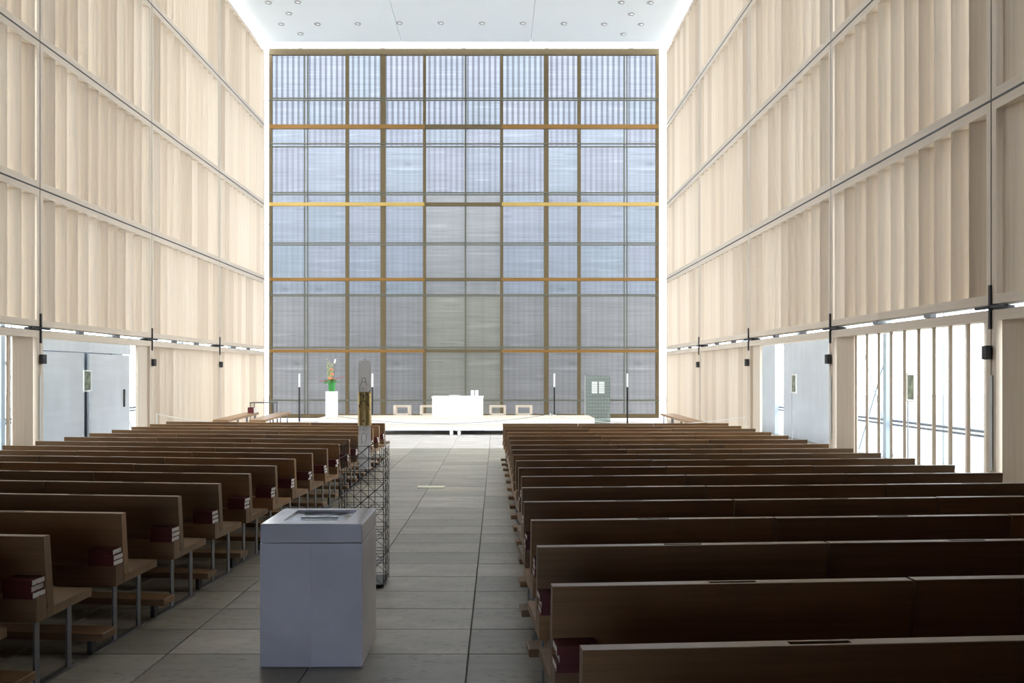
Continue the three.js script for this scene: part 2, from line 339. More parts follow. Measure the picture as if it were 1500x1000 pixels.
// ------------------------------------------------------------------ outer glass hall, corridor, added house that shades the screen
function facade(name, label, along, fixed, from, to) {
  const w = new THREE.Group(); w.name = name; scene.add(w); tag(w, label, 'glass facade', null, 'structure');
  const nx = Math.round((to - from) / 2.75), step = (to - from) / nx, rows = 5, rh = 16 / rows;
  const pane = new THREE.PlaneGeometry(step - 0.03, rh - 0.03);
  for (let i = 0; i < nx; i++) for (let j = 0; j < rows; j++) {
    const c = from + (i + 0.5) * step, y = (j + 0.5) * rh;
    part('pane', pane, M.glass, w, along === 'z' ? [fixed, y, -c] : [c, y, -fixed], along === 'z' ? [0, Math.PI / 2, 0] : [0, 0, 0]);
  }
  for (let i = 0; i <= nx; i++) { const c = from + i * step; part('glass_fin', sharedBox(0.03, 16, 0.03, 'y'), M.blueSteel, w, along === 'z' ? [fixed, 8, -c] : [c, 8, -fixed]); }
  if (along === 'z') {
    const inn = fixed > 0 ? -0.12 : 0.12;
    for (const y of [0.86, 0.77]) part('handrail', bar([fixed + inn, y, -from], [fixed + inn, y, -to], y > 0.8 ? 0.032 : 0.026, 8), M.railSteel, w);
    for (let d = 13.7; d < to; d += 5.5) {
      part('facade_column', sharedBox(0.12, 15.6, 0.16, 'y'), M.blueSteel, w, [fixed + inn * 1.8, 7.8, -d]);
      part('brace_rod', bar([fixed + inn, 0.05, -d + 0.1], [fixed + inn, 2.9, -d - 1.7], 0.016), M.blueSteel, w);
      part('brace_rod', bar([fixed + inn, 2.9, -d + 0.1], [fixed + inn, 0.05, -d - 1.7], 0.016), M.blueSteel, w);
    }
  }
}
facade('window_1', 'tall clear glass facade beyond the grey sliding doors', 'z', OUTL - 0.05, 3, 37);
facade('window_2', 'tall clear glass facade beyond the open slats', 'z', OUTR + 0.05, 3, 37);
facade('window_3', 'glass end facade behind the woven altar screen', 'x', 37.1, OUTL, OUTR);
{  // unseen house, put here to darken the screen towards its foot
  const n = thing('added_shade_house', 'unseen plain house with tiled roof, added to shade the lower altar screen', 'building', [-1.6, -0.55, -43.4], 0);
  part('house_wall', bx(18, 9.4, 8), M.render, n, [0, 4.6, 0]);
  const roof = prism([[-4.3, 9.4], [4.3, 9.4], [0, 11.4]], -9.05, 9.05); part('roof', roof, M.tile, n);
}
{ // left: grey sliding doors of the corridor cabinet
  const d = new THREE.Group(); d.name = 'door_1'; d.position.set(-11.2, 0, -23.7); scene.add(d);
  tag(d, 'blue-grey metal sliding doors in a frame behind the louvre wall', 'door', null, 'structure');
  part('cabinet_body', bx(0.2, 2.84, 5.6, 'z'), M.greyMetal, d, [-0.22, 1.42, 1.05]);
  part('header_panel', bx(0.08, 0.34, 5.6, 'z'), M.greyMetal, d, [0.07, 2.67, 1.05]);
  const l1 = part('door_leaf', bx(0.06, 2.46, 2.78, 'y'), M.greyMetal, d, [0.06, 1.25, 2.45]);
  const l2 = part('door_leaf', bx(0.06, 2.44, 2.5, 'y'), M.greyMetal, d, [0.115, 1.25, -0.36]);
  part('handle', bx(0.04, 0.52, 0.05, 'y'), M.black, l2, [0.05, -0.05, -0.85]);
}
{ // right: grey porch seen through the open doorway
  const p = new THREE.Group(); p.name = 'wall_porch'; scene.add(p);
  tag(p, 'blue-grey metal porch walls in the corridor beyond the open doorway', 'wall', null, 'structure');
  part('porch_panel', bx(0.12, 2.9, 3.5, 'z'), M.greyMetal, p, [8.92, 1.45, -24.15]);
  part('porch_panel', bx(0.12, 2.9, 3.2, 'z'), M.greyMetal, p, [8.92, 1.45, -28.3]);
}
function station(pos, w, h, post, label, turn) {
  const s = thing('picture_stand', label, 'picture', pos, turn, 'picture stands in the corridors');
  part('photo', new THREE.BoxGeometry(0.012, h - 0.06, w - 0.06), M.photoPrint, s, [0, post + h / 2, 0]);
  part('frame', mergeGeometries([bx(0.02, h, 0.03, 'y', 0, post + h / 2, w / 2), bx(0.02, h, 0.03, 'y', 0, post + h / 2, -w / 2), bx(0.02, 0.03, w, 'z', 0, post, 0), bx(0.02, 0.03, w, 'z', 0, post + h, 0)]), M.paleSteel, s);
  part('post', bx(0.02, post, 0.025, 'y', 0, post / 2, -w / 2 + 0.03), M.steel, s);
}
station([-10.03, 0, -20.6], 0.36, 0.5, 1.5, 'small framed picture on a slim post before the grey sliding doors', 0);
station([7.7, 0, -15.6], 0.28, 0.52, 1.42, 'small greenish framed picture seen between the open slats', 0);
station([8.15, 0, -23.0], 0.34, 0.5, 1.4, 'pale framed picture on a slim post in the porch doorway', 0);

// ------------------------------------------------------------------ woven metal screen behind the altar
const DS = 33.9;
{
  const w = new THREE.Group(); w.name = 'wall_altar'; scene.add(w);
  tag(w, 'huge translucent woven metal screen in a bronze grid behind the altar', 'screen', null, 'structure');
  const X = px => (px - CX) * DS / F, Y = py => EYE - (py - CY) * DS / F;
  const cols = [396.5, 449, 509, 561.5, 622.5, 682, 735, 800, 848, 916, 962.5];
  const rows = [76, 146.4, 186, 214, 285, 299.5, 358, 409.3, 432.8, 509, 514, 586, 609.5];
  const mats = {};
  const tints = [[0.268, 0.292, 0.338], [0.276, 0.291, 0.336], [0.262, 0.293, 0.334], [0.272, 0.292, 0.342]];
  const warmTints = [[0.27, 0.27, 0.275], [0.268, 0.27, 0.28]];
  for (let r = 0; r < rows.length - 1; r++) for (let c = 0; c < cols.length - 1; c++) {
    const x0 = X(cols[c]), x1 = X(cols[c + 1]), y0 = Y(rows[r + 1]), y1 = Y(rows[r]);
    const centre = c === 4 || c === 5, band = r < 2 ? 0 : r < 4 ? 1 : r < 8 ? 2 : 3;
    const k = `${centre ? 'm' : 's'}${band}${(c * 7 + r * 3) % 4}`;
    if (!mats[k]) {
      const map = band === 0 ? weaveA : band === 1 ? (centre ? weaveB : (c % 2 ? weaveB : weaveC)) : centre ? weaveD : weaveC;
      let t = centre && band > 1 ? warmTints[(c + r) % 2] : tints[(c * 7 + r * 3) % 4];
      if (band === 3 && !centre) t = [0.275, 0.268, 0.272];
      if (band === 3 && centre) t = [0.285, 0.278, 0.238];
      mats[k] = cloth(t, shifted(map, 0.13 * c, 0.21 * r));
    }
    const g = new THREE.PlaneGeometry(x1 - x0, y1 - y0); const uv = g.attributes.uv, p = g.attributes.position;
    for (let i = 0; i < uv.count; i++) uv.setXY(i, p.getX(i) + (x0 + x1) / 2, p.getY(i) + (y0 + y1) / 2);
    part('woven_pane', g, mats[k], w, [(x0 + x1) / 2, (y0 + y1) / 2, -DS - 0.06]);
  }
  // uprights
  const top = Y(73), bot = Y(612);
  const up = [[397, 4.5, 'olive'], [509, 5, 'olive'], [561.5, 7.5, 'olive'], [622, 4.4, 'olive'], [734.8, 4.6, 'olive'], [800, 7, 'olive'], [848, 5, 'olive'], [962.5, 4.8, 'olive']];
  for (const [px, pw, m] of up) part('upright', bx(pw * DS / F, top - bot, 0.14, 'y'), M[m], w, [X(px), (top + bot) / 2, -DS + 0.03]);
  for (const px of [446.8, 451, 914, 918]) part('thin_upright', bx(0.045, top - bot, 0.05, 'y'), M.rod, w, [X(px), (top + bot) / 2, -DS + 0.06]);
  part('thin_upright', bx(0.07, top - bot, 0.05, 'y'), M.rod, w, [X(682), (top + bot) / 2, -DS + 0.06]);
  // beams: left, middle and right lengths
  const spans = [[395, 622], [622, 735], [735, 965]];
  const beams = [[77, 9, 'olive', 'olive'], [186.3, 6, 'bronze', 'olive'], [299.7, 5, 'brass', 'olive'], [409.4, 4.6, 'bronze', 'olive'], [514, 4.6, 'bronze', 'olive'], [609, 6, 'olive', 'olive']];
  for (const [py, ph, side, mid] of beams) spans.forEach(([a, b], i) => part('beam', bx((b - a) * DS / F, ph * DS / F, 0.15, 'x'), M[i === 1 ? mid : side], w, [X((a + b) / 2), Y(py), -DS + 0.045]));
  for (const py of [145, 148, 211.5, 216, 283, 286, 356.4, 359.2, 431.7, 433.8, 509, 586])
    part('cross_rod', bx(568 * DS / F, (py > 500 ? 0.07 : 0.045), 0.05, 'x'), M.rod, w, [X(680), Y(py), -DS + 0.1]);
  // stays to the side walls
  for (const py of [80, 148, 214, 285, 358, 433, 509, 586]) for (const [a, b] of [[385, 397], [963, 977]]) part('stay', bar([X(a), Y(py), -DS + 0.05], [X(b), Y(py), -DS + 0.05], 0.018), M.rod, w);
  for (const px of [440, 560, 679, 801, 924]) part('hanger', bx(0.16, 0.42, 0.12, 'y'), M.whiteStone, w, [X(px), top + 0.2, -DS]);
}

// ------------------------------------------------------------------ altar island and its furniture
{
  const i = thing('altar_island', 'low white two-step altar platform with cream tops', 'platform', [-1.29, 0, -28.1]);
  const X0 = -5.77 + 1.29, X1 = 3.18 + 1.29;
  part('upper_step', bx(X1 - X0, 0.17, 1.8, 'x'), M.whiteStone, i, [0, 0.485 - 0.03 - 0.085, 0]);
  part('upper_top', bx(X1 - X0, 0.03, 1.8, 'x'), M.creamEdge, i, [0, 0.47, 0]);  // thin cream layer over the white step
  part('upper_base', mergeGeometries([bx(3.7, 0.285, 0.9, 'x', -2.6, 0.1425, -0.4), bx(2.9, 0.285, 0.9, 'x', 2.35, 0.1425, -0.4), bx(0.16, 0.285, 0.9, 'x', 0.0, 0.1425, -0.4), bx(1.6, 0.285, 0.1, 'x', 0.1, 0.1425, -0.8)]), M.whiteStone, i);
  part('lower_step', bx(5.4, 0.11, 0.9, 'x'), M.whiteStone, i, [0, 0.277 - 0.025 - 0.055, 1.35]);
  part('lower_top', bx(5.4, 0.025, 0.9, 'x'), M.creamEdge, i, [0, 0.2645, 1.35]);
  for (const x of [-2.5, -0.12, 0.12, 2.5]) part('lower_foot', bx(0.1, 0.14, 0.7, 'z', x, 0.07, 1.4), M.whiteStone, i);
}
const ISL = 0.485;
{
  const a = thing('altar', 'plain white block altar standing on the platform', 'altar', [-1.29, ISL, -28.25]);
  part('block', softBox(1.68, 0.63, 0.85, 0.01, 'x'), M.whiteStone, a, [0, 0.315, 0]);
  part('mensa', softBox(1.72, 0.05, 0.89, 0.008, 'x'), M.whiteStone, a, [0, 0.655, 0]);
  for (const [dx, l] of [[0.49, 'short white altar candle nearer the shallow dish'], [0.63, 'short white altar candle at the outer end of the altar']]) {
    const c = thing('altar_candle', l, 'candle', [-1.29 + dx, ISL + 0.68, -28.2], 0, 'altar candles');
    part('wax', new THREE.CylinderGeometry(0.055, 0.055, 0.2, 20).translate(0, 0.1, 0), M.candleWhite, c);
    part('wick', new THREE.CylinderGeometry(0.004, 0.004, 0.02, 5).translate(0, 0.21, 0), M.black, c);
  }
  solid('altar_dish', new THREE.LatheGeometry([[0, 0], [0.16, 0], [0.2, 0.03], [0.19, 0.032], [0.15, 0.012], [0, 0.012]].map(p => new THREE.Vector2(...p)), 24), M.whiteStone, 'shallow white dish lying on the middle of the altar', 'dish', [-1.4, ISL + 0.68, -28.15]);
}
{ // open box-frame chairs behind the island
  const chairSpots = [[589.5, 'first open cube chair beside the flower pillar side of the altar'], [628, 'open cube chair partly hidden behind the altar block'], [729, 'open cube chair just past the altar candles'], [767.5, 'open cube chair furthest from the flower pillar']];
  for (const [px, l] of chairSpots) {
    const p = at(px, 600, 31), c = thing('cube_chair', l, 'chair', [p[0], 0, -31], 0, 'pale cube chairs behind the altar');
    const t = 0.085, W = 0.61, H = 0.75;
    part('backrest_rail', softBox(W, t, t, 0.006, 'x'), M.mapleFrame, c, [0, H - t / 2, -0.22]);
    part('arm_rail', softBox(t, t, 0.5, 0.006, 'z'), M.mapleFrame, c, [W / 2 - t / 2, H - t / 2, 0.02]);
    part('arm_rail', softBox(t, t, 0.5, 0.006, 'z'), M.mapleFrame, c, [-W / 2 + t / 2, H - t / 2, 0.02]);
    part('front_rail', softBox(W, t, t, 0.006, 'x'), M.mapleFrame, c, [0, 0.4, 0.22]);
    part('seat', softBox(W - 2 * t, 0.05, 0.42, 0.008, 'x'), M.mapleFrame, c, [0, 0.42, 0]);
    for (const [sx, sz] of [[-1, -1], [1, -1], [-1, 1], [1, 1]]) part('leg', softBox(t, H - t, t, 0.006, 'y'), M.mapleFrame, c, [sx * (W / 2 - t / 2), (H - t) / 2, sz * 0.22]);
  }
}
{ // tall candlesticks
  const spots = [[438.5, 'slim black candlestick closest to the grey sliding door wall'], [545.5, 'slim black candlestick behind the tall decorated candle'], [812, 'slim black candlestick between the last cube chair and the tabernacle'], [919, 'slim black candlestick beside the tabernacle by the open slat wall']];
  for (const [px, l] of spots) {
    const D = 31.4, p = at(px, 600, D), c = thing('candlestick', l, 'candlestick', [p[0], 0, -D], 0, 'tall black candlesticks around the altar');
    part('foot', new THREE.CylinderGeometry(0.15, 0.16, 0.025, 24).translate(0, 0.0125, 0), M.black, c);
    part('shaft', bx(0.055, 1.4, 0.055, 'y', 0, 0.72, 0), M.black, c);
    part('candle', new THREE.CylinderGeometry(0.032, 0.032, 0.5, 12).translate(0, 1.67, 0), M.candleWhite, c);
  }
}
{ // flower pillar
  const D = 28.4, p = at(486, 600, D);
  const s = thing('flower_pillar', 'plain white square pillar carrying the flower vase', 'pedestal', [p[0], ISL, -D]);
  part('shaft', softBox(0.36, 0.84, 0.36, 0.008, 'y'), M.whiteStone, s, [0, 0.42, 0]);
  const v = thing('flower_vase', 'green vase with a tall bouquet of orange and yellow flowers on the pillar', 'flowers', [p[0], ISL + 0.84, -D]);
  part('vase', new THREE.LatheGeometry([[0, 0], [0.11, 0], [0.13, 0.3], [0.14, 0.32], [0.125, 0.32], [0.1, 0.02], [0, 0.02]].map(q => new THREE.Vector2(...q)), 24), M.vaseGreen, v);
  for (let i = 0; i < 14; i++) {
    const a = i / 14 * 6.283, r = rr(0.1, 0.22), g = new THREE.SphereGeometry(1, 8, 6); g.scale(rr(0.06, 0.1), 0.012, 0.045); g.rotateZ(rr(0.3, 0.9)); g.translate(-r, 0, 0); g.rotateY(a);
    part('leaf', g, M.leaf, v, [i < 5 ? -0.06 : 0, 0.33 + rr(-0.04, 0.05), 0]);
  }
  for (const [x, y, z, r] of [[-0.03, 0.44, 0.1, 0.07], [0.03, 0.58, 0.06, 0.055], [0.0, 0.74, 0.03, 0.05], [0.06, 0.42, 0.02, 0.04]]) {
    const b = part('rose', new THREE.SphereGeometry(r, 12, 9).scale(1, 0.85, 1), M.rose, v, [x, y, z]);
    for (let k = 0; k < 5; k++) part('petal', new THREE.SphereGeometry(r * 0.55, 8, 6).scale(1, 0.9, 0.35), M.rose, b, [Math.cos(k * 1.26) * r * 0.8, 0.005, Math.sin(k * 1.26) * r * 0.8], [0, Math.PI / 2 - k * 1.26, 0]);
  }
  for (let i = 0; i < 6; i++) {
    const x = -0.15 + i * 0.035 + rr(-0.01, 0.01), h = rr(0.85, 1.1) - i * 0.03;
    const st = part('flower_stem', tube([[0, 0.25, 0], [x * 0.6, 0.5, 0.02], [x, 0.3 + h * 0.7, 0.01]], 0.006, 10, 5), M.leaf, v);
    part('blossoms', mergeGeometries(Array.from({ length: 9 }, (_, k) => new THREE.SphereGeometry(0.024 - k * 0.0012, 7, 5).translate(x * (0.75 + 0.03 * k) + rr(-0.02, 0.02), 0.42 + h * 0.7 * k / 9, rr(-0.03, 0.05)))), M.blossom, st);
  }
  const tw = part('twig', tube([[0.05, 0.3, 0], [0.09, 0.7, 0], [0.1, 1.0, 0], [0.12, 1.12, 0]], 0.009, 16, 5), M.twig, v);
  part('blossom', mergeGeometries([[0.11, 1.02], [0.1, 0.97], [0.12, 1.06]].map(([x, y]) => new THREE.SphereGeometry(0.032, 8, 6).translate(x, y, 0.01))), M.blossomWhite, tw);
  part('side_spray', tube([[0, 0.3, 0], [-0.2, 0.36, 0.03], [-0.42, 0.33, 0.04]], 0.01, 14, 5), M.redStem, v);
  part('side_spray', tube([[0, 0.3, 0], [0.2, 0.45, 0.03], [0.42, 0.47, 0.02]], 0.01, 14, 5), M.redStem, v);
}
{ // tabernacle: glass stele with an engraved lattice
  const D = 30.4, W = 0.88, H = 1.86, dp = 0.45, p = at(875, 600, D), t = thing('tabernacle', 'grey-green glass stele engraved with a lattice and two pale panels', 'tabernacle', [p[0], 0, -D]);
  part('glass_body', bx(W, H - 0.12, dp, 'y', 0, (H + 0.12) / 2, 0), M.tabGlass, t);
  part('plinth', bx(W * 0.9, 0.12, dp * 0.9, 'x', 0, 0.06, 0), M.darkSteel, t);
  const lines = [];
  for (let i = 0; i <= 13; i++) lines.push(bx(W, 0.028, 0.012, 'x', 0, 0.22 + i * 0.125, dp / 2 + 0.005));
  for (let i = 0; i <= 8; i++) lines.push(bx(0.014, H - 0.14, 0.012, 'y', -W / 2 + 0.02 + i * (W - 0.04) / 8, (H + 0.1) / 2, dp / 2 + 0.005));
  const lat = part('engraved_lattice', mergeGeometries(lines), M.tabLine, t); lat.userData.kind = 'stuff';
  for (const x of [-0.13, 0.125]) { const d = part('pale_panel', bx(0.2, 0.42, 0.03, 'y', x, 1.42, dp / 2 + 0.02), M.tabWhite, t); part('panel_lines', mergeGeometries([1.3, 1.38, 1.46, 1.54].map(y => bx(0.2, 0.008, 0.006, 'x', x, y, dp / 2 + 0.036))), M.tabLine, d); }
}
function plainBench(label, near, far, w, h) {
  const dx = far[0] - near[0], dz = -(far[1] - near[1]), L = Math.hypot(dx, dz), b = thing('side_bench', label, 'bench', [(near[0] + far[0]) / 2, 0, -(near[1] + far[1]) / 2], Math.atan2(-dx, -dz), 'benches beside the altar');
  part('seat', softBox(w, 0.07, L, 0.006, 'z'), M.pew[2], b, [0, h - 0.035, 0]);
  for (const s of [-1, -0.33, 0.33, 1]) part('leg_frame', mergeGeometries([bx(0.04, h - 0.07, 0.012, 'y', w * 0.35, (h - 0.07) / 2, 0), bx(0.04, h - 0.07, 0.012, 'y', -w * 0.35, (h - 0.07) / 2, 0), bx(w * 0.8, 0.012, 0.04, 'x', 0, 0.006, 0)]), M.steel, b, [0, 0, s * (L / 2 - 0.25)]);
}
plainBench('long brown side bench closest to the louvre wall on the sliding door side', [-8.19, 24.94], [-8.66, 29.8], 0.46, 0.55);
plainBench('long brown side bench nearer the flower pillar', [-7.1, 24.94], [-7.55, 29.8], 0.48, 0.55);
plainBench('long brown side bench along the wall near the tabernacle', [5.72, 23.7], [5.9, 29.0], 0.46, 0.55);
{
  const b = thing('bench_books', 'dark red book with white edge lying on the side bench end', 'book', [-8.52, 0.55, -29.2], 0.1);
  part('cover', bx(0.2, 0.2, 0.24), M.bookRed, b, [0, 0.1, 0]); part('pages', bx(0.1, 0.18, 0.22), M.pages, b, [0.13, 0.095, 0]);
  const p0 = at(364, 590, 31.5), t = thing('credence_table', 'thin dark steel-framed table by the screen corner', 'table', [-8.75, 0, -31.6]);
  part('table_top', bx(0.9, 0.03, 0.55, 'x', 0, 0.83, 0), M.wire, t);
  for (const [sx, sz] of [[-1, -1], [1, -1], [-1, 1], [1, 1]]) part('leg', bx(0.025, 0.82, 0.025, 'y', sx * 0.43, 0.41, sz * 0.25), M.wire, t);
}
{ // rope barrier before the altar
  const posts = [[223, 605, 22.3, -1], [494, 608, 24.3, 0], [806, 605, 24.3, 0], [1097, 609, 22.3, 1]].map(([px, py, D, s], i) => {
    let x = (px - CX) * D / F; if (s < 0) x = XL + 0.2; if (s > 0) x = XR - 0.15;
    const h = EYE - (py - CY) * D / F, g = thing('rope_post', ['thin white rope post standing at the sliding door wall', 'thin rope post in front of the flower pillar', 'thin rope post between the cube chairs and tabernacle', 'thin white rope post standing at the porch doorway'][i], 'post', [x, 0, -D], 0, 'rope barrier posts');
    part('rod', new THREE.CylinderGeometry(0.012, 0.012, h, 10).translate(0, h / 2, 0), M.rope, g);
    part('foot', new THREE.CylinderGeometry(0.13, 0.13, 0.015, 24).translate(0, 0.0075, 0), M.steel, g);
    return [x, h - 0.03, -D];
  });
  const names = ['thin white rope hanging from the sliding door wall post', 'thin rope sagging across the end of the central aisle', 'thin white rope hanging towards the porch doorway post'];
  for (let i = 0; i < 3; i++) {
    const a = posts[i], b = posts[i + 1], pts = [];
    for (let k = 0; k <= 10; k++) { const t = k / 10; pts.push([a[0] + (b[0] - a[0]) * t, a[1] + (b[1] - a[1]) * t - 0.24 * 4 * t * (1 - t), a[2] + (b[2] - a[2]) * t]); }
    solid('barrier_rope', tube(pts, 0.009, 40, 6), i === 1 ? M.ropeGrey : M.rope, names[i], 'rope', null, 'barrier ropes');
  }
}

// ------------------------------------------------------------------ pews
const topPts = [[0, 0.87], [-0.06, 0.87], [-0.02, 0.452], [0.04, 0.452]];
const csg = new Evaluator(); csg.attributes = ['position', 'normal', 'uv'];
const backCache = {};
function backPanel(L) {
  const k = L.toFixed(3); if (backCache[k]) return backCache[k];
  const a = new Brush(prism([[0, 0.87], [-0.003, 0.873], [-0.057, 0.873], [-0.06, 0.87], [-0.02, 0.452], [0.04, 0.452]], 0, L));
  const b = new Brush(grainUV(new THREE.BoxGeometry(0.21, 0.05, 0.028).translate(L / 2, 0.87, 0.03).toNonIndexed()));
  a.updateMatrixWorld(); b.updateMatrixWorld();
  const r = csg.evaluate(a, b, SUBTRACTION);
  return backCache[k] = grainUV(r.geometry.index ? r.geometry.toNonIndexed() : r.geometry, 'x');
}
const legGeo = mergeGeometries([bx(0.012, 0.4, 0.045, 'y', 0, 0.2, -0.3), bx(0.012, 0.4, 0.045, 'y', 0, 0.2, 0.02), bx(0.045, 0.012, 0.66, 'z', 0, 0.006, -0.02)]);
const ord = ['', 'first', 'second', 'third', 'fourth', 'fifth', 'sixth', 'seventh', 'eighth', 'ninth', 'tenth', 'eleventh', 'twelfth', 'thirteenth', 'fourteenth', 'fifteenth', 'sixteenth', 'seventeenth', 'eighteenth', 'nineteenth', 'twentieth', 'twenty-first', 'twenty-second'];
const seatGeo = {}, kneelGeo = {};
function pewRow(side, D, X, theta, len, rank) {
  const blk = side < 0 ? 'sliding door side' : 'open slat side';
  const g = thing('pew', `long brown wooden pew on the ${blk}, ${ord[rank]} row from the altar`, 'pew', [X, floorY(D), -D], side * theta, `pew rows on the ${blk}`);
  const n = 3, L = (len - 0.015 * (n - 1)) / n, x0 = side < 0 ? -len : 0;
  for (let i = 0; i < n; i++) {
    const xs = x0 + i * (L + 0.015);
    part('backrest', backPanel(L), M.pew[Math.floor(rnd() * 4)], g, [xs, rr(-0.002, 0.003), 0]);
  }
  const k = side;
  seatGeo[k] ||= [prism([[-0.03, 0.398], [0.435, 0.405], [0.435, 0.452], [0.43, 0.456], [-0.03, 0.45]], x0, x0 + len), prism([[-0.125, 0.398], [-0.032, 0.398], [-0.032, 0.536], [-0.125, 0.536]], x0, x0 + len)];
  const m = M.pew[Math.floor(rnd() * 4)];
  part('seat', seatGeo[k][0], m, g); part('book_ledge', seatGeo[k][1], m, g);
  kneelGeo[k] ||= softBox(len, 0.05, 0.17, 0.006, 'x');
  const kn = part('kneeler', kneelGeo[k], M.pew[Math.floor(rnd() * 4)], g, [x0 + len / 2 - side * 0.05, 0.135, 0.29]);
  for (let i = 0; i < 4; i++) {
    const xl = x0 + 0.07 + i * (len - 0.14) / 3;
    part('leg_frame', legGeo, M.steel, g, [xl, 0, 0]);
    part('kneeler_foot', sharedBox(0.03, 0.11, 0.06, 'y'), M.darkSteel, kn, [xl - (x0 + len / 2 - side * 0.05), -0.08, 0]);
  }
  g.updateMatrixWorld();
  return g;
}
const bookCover = mergeGeometries([bx(0.175, 0.004, 0.118, 'x', 0, 0.002, 0), bx(0.175, 0.004, 0.118, 'x', 0, 0.034, 0), bx(0.175, 0.036, 0.004, 'x', 0, 0.018, 0.058)]);
const bookPages = bx(0.1745, 0.0276, 0.112, 'x', 0, 0.018, -0.002), bookRibbon = bx(0.18, 0.004, 0.008, 'x', 0, 0.008, 0.02);
function bookStack(pew, side, rank) {
  for (let i = 0; i < 3; i++) {
    const v = new THREE.Vector3(side < 0 ? -0.098 + rr(-0.006, 0.012) : 0.098 + rr(-0.012, 0.006), 0.5365 + i * 0.0365, 0.092 + rr(-0.003, 0.003)).applyMatrix4(pew.matrixWorld);
    const b = thing('hymn_book', `dark red hymn book, ${['bottom', 'middle', 'top'][i]} of stack, ${ord[rank]} pew from altar, ${side < 0 ? 'sliding door' : 'open slat'} side`, 'book', [v.x, v.y, v.z], pew.rotation.y + rr(-0.035, 0.035) , 'hymn books on the pew ledges');
    part('cover', bookCover, M.bookRed, b); part('pages', bookPages, M.pages, b); part('ribbon', bookRibbon, M.ribbon, b, [0, 0, rr(-0.03, 0.03)]);
  }
}
const leftX = [-2.578, -2.526, -2.474, -2.448, -2.437, -2.409, -2.41, -2.395, -2.377, -2.374, -2.37, -2.372, -2.374, -2.375, -2.377, -2.38];
for (let n = 0; n < 16; n++) {
  const p = pewRow(-1, 4.85 + 0.875 * n, leftX[n], (n < 3 ? 4.2 + n * 0.7 : 6.3) * Math.PI / 180, 4.9, 16 - n);
  bookStack(p, -1, 16 - n);
}
// the block goes on behind the photographer
for (let n = 1; n <= 4; n++) pewRow(-1, 4.85 - 0.875 * n, -2.6, 4 * Math.PI / 180, 4.9, 16 + n);
for (let n = 1; n <= 3; n++) pewRow(1, 2.75 - 0.887 * n, 0.3, 3.9 * Math.PI / 180, 4.8, 18 + n);
const rightX = [0.273, 0.236, 0.216, 0.221, 0.203, 0.218, 0.239, 0.234, 0.226, 0.211, 0.215, 0.212, 0.208, 0.203, 0.19, 0.17, 0.15, 0.138];
for (let n = 0; n < 18; n++) {
  const p = pewRow(1, 2.75 + 0.887 * n, rightX[n], Math.max(1, n < 7 ? 3.9 : 3.9 - (n - 6) * 0.3) * Math.PI / 180, 4.8, 18 - n);
  if (n < 8) bookStack(p, 1, 18 - n);
}

// ------------------------------------------------------------------ marble font
{
  const D = 5.157, w = 0.628, d = 0.6, h = 0.89, f0 = floorY(D + 0.3);
  const f = thing('baptismal_font', 'square white marble font with a shallow water basin, standing in the aisle', 'font', [-1.138, f0, -(D + d / 2)], 0.0);
  const lid = 0.117, bh = h - lid - 0.003 - 0.012;
  part('body_slab', softBox(w / 2 - 0.0004, bh, d, 0.0015, 'y'), M.marble, f, [-w / 4, 0.012 + bh / 2, 0]);
  const other = M.marble.clone(); other.map = shifted(marbleTex, 0.37, 0.21);
  part('body_slab', softBox(w / 2 - 0.0004, bh, d, 0.0015, 'y'), other, f, [w / 4, 0.012 + bh / 2, 0]);
  part('foot', bx(w - 0.04, 0.02, d - 0.04, 'x', 0, 0.01, 0), M.marble, f);
  const a = new Brush(softBox(w, lid, d, 0.008, 'x', 0, h - lid / 2, 0)), b = new Brush(bx(0.4, 0.1, 0.4, 'x', 0.0, h + 0.008, -0.02));
  a.updateMatrixWorld(); b.updateMatrixWorld();
  const lg = csg.evaluate(a, b, SUBTRACTION).geometry;
  const l = part('basin_slab', grainUV(lg.index ? lg.toNonIndexed() : lg, 'x'), M.marbleTop, f);
  part('water', bx(0.398, 0.02, 0.398, 'x', 0, h - 0.022, -0.02), M.water, l);
  part('rim_bar', mergeGeometries([bar([-0.14, h - 0.006, -0.15], [0.14, h - 0.006, -0.15], 0.005), bar([-0.12, h - 0.006, 0.05], [0.12, h - 0.006, 0.05], 0.005)]), M.steel, l);
}
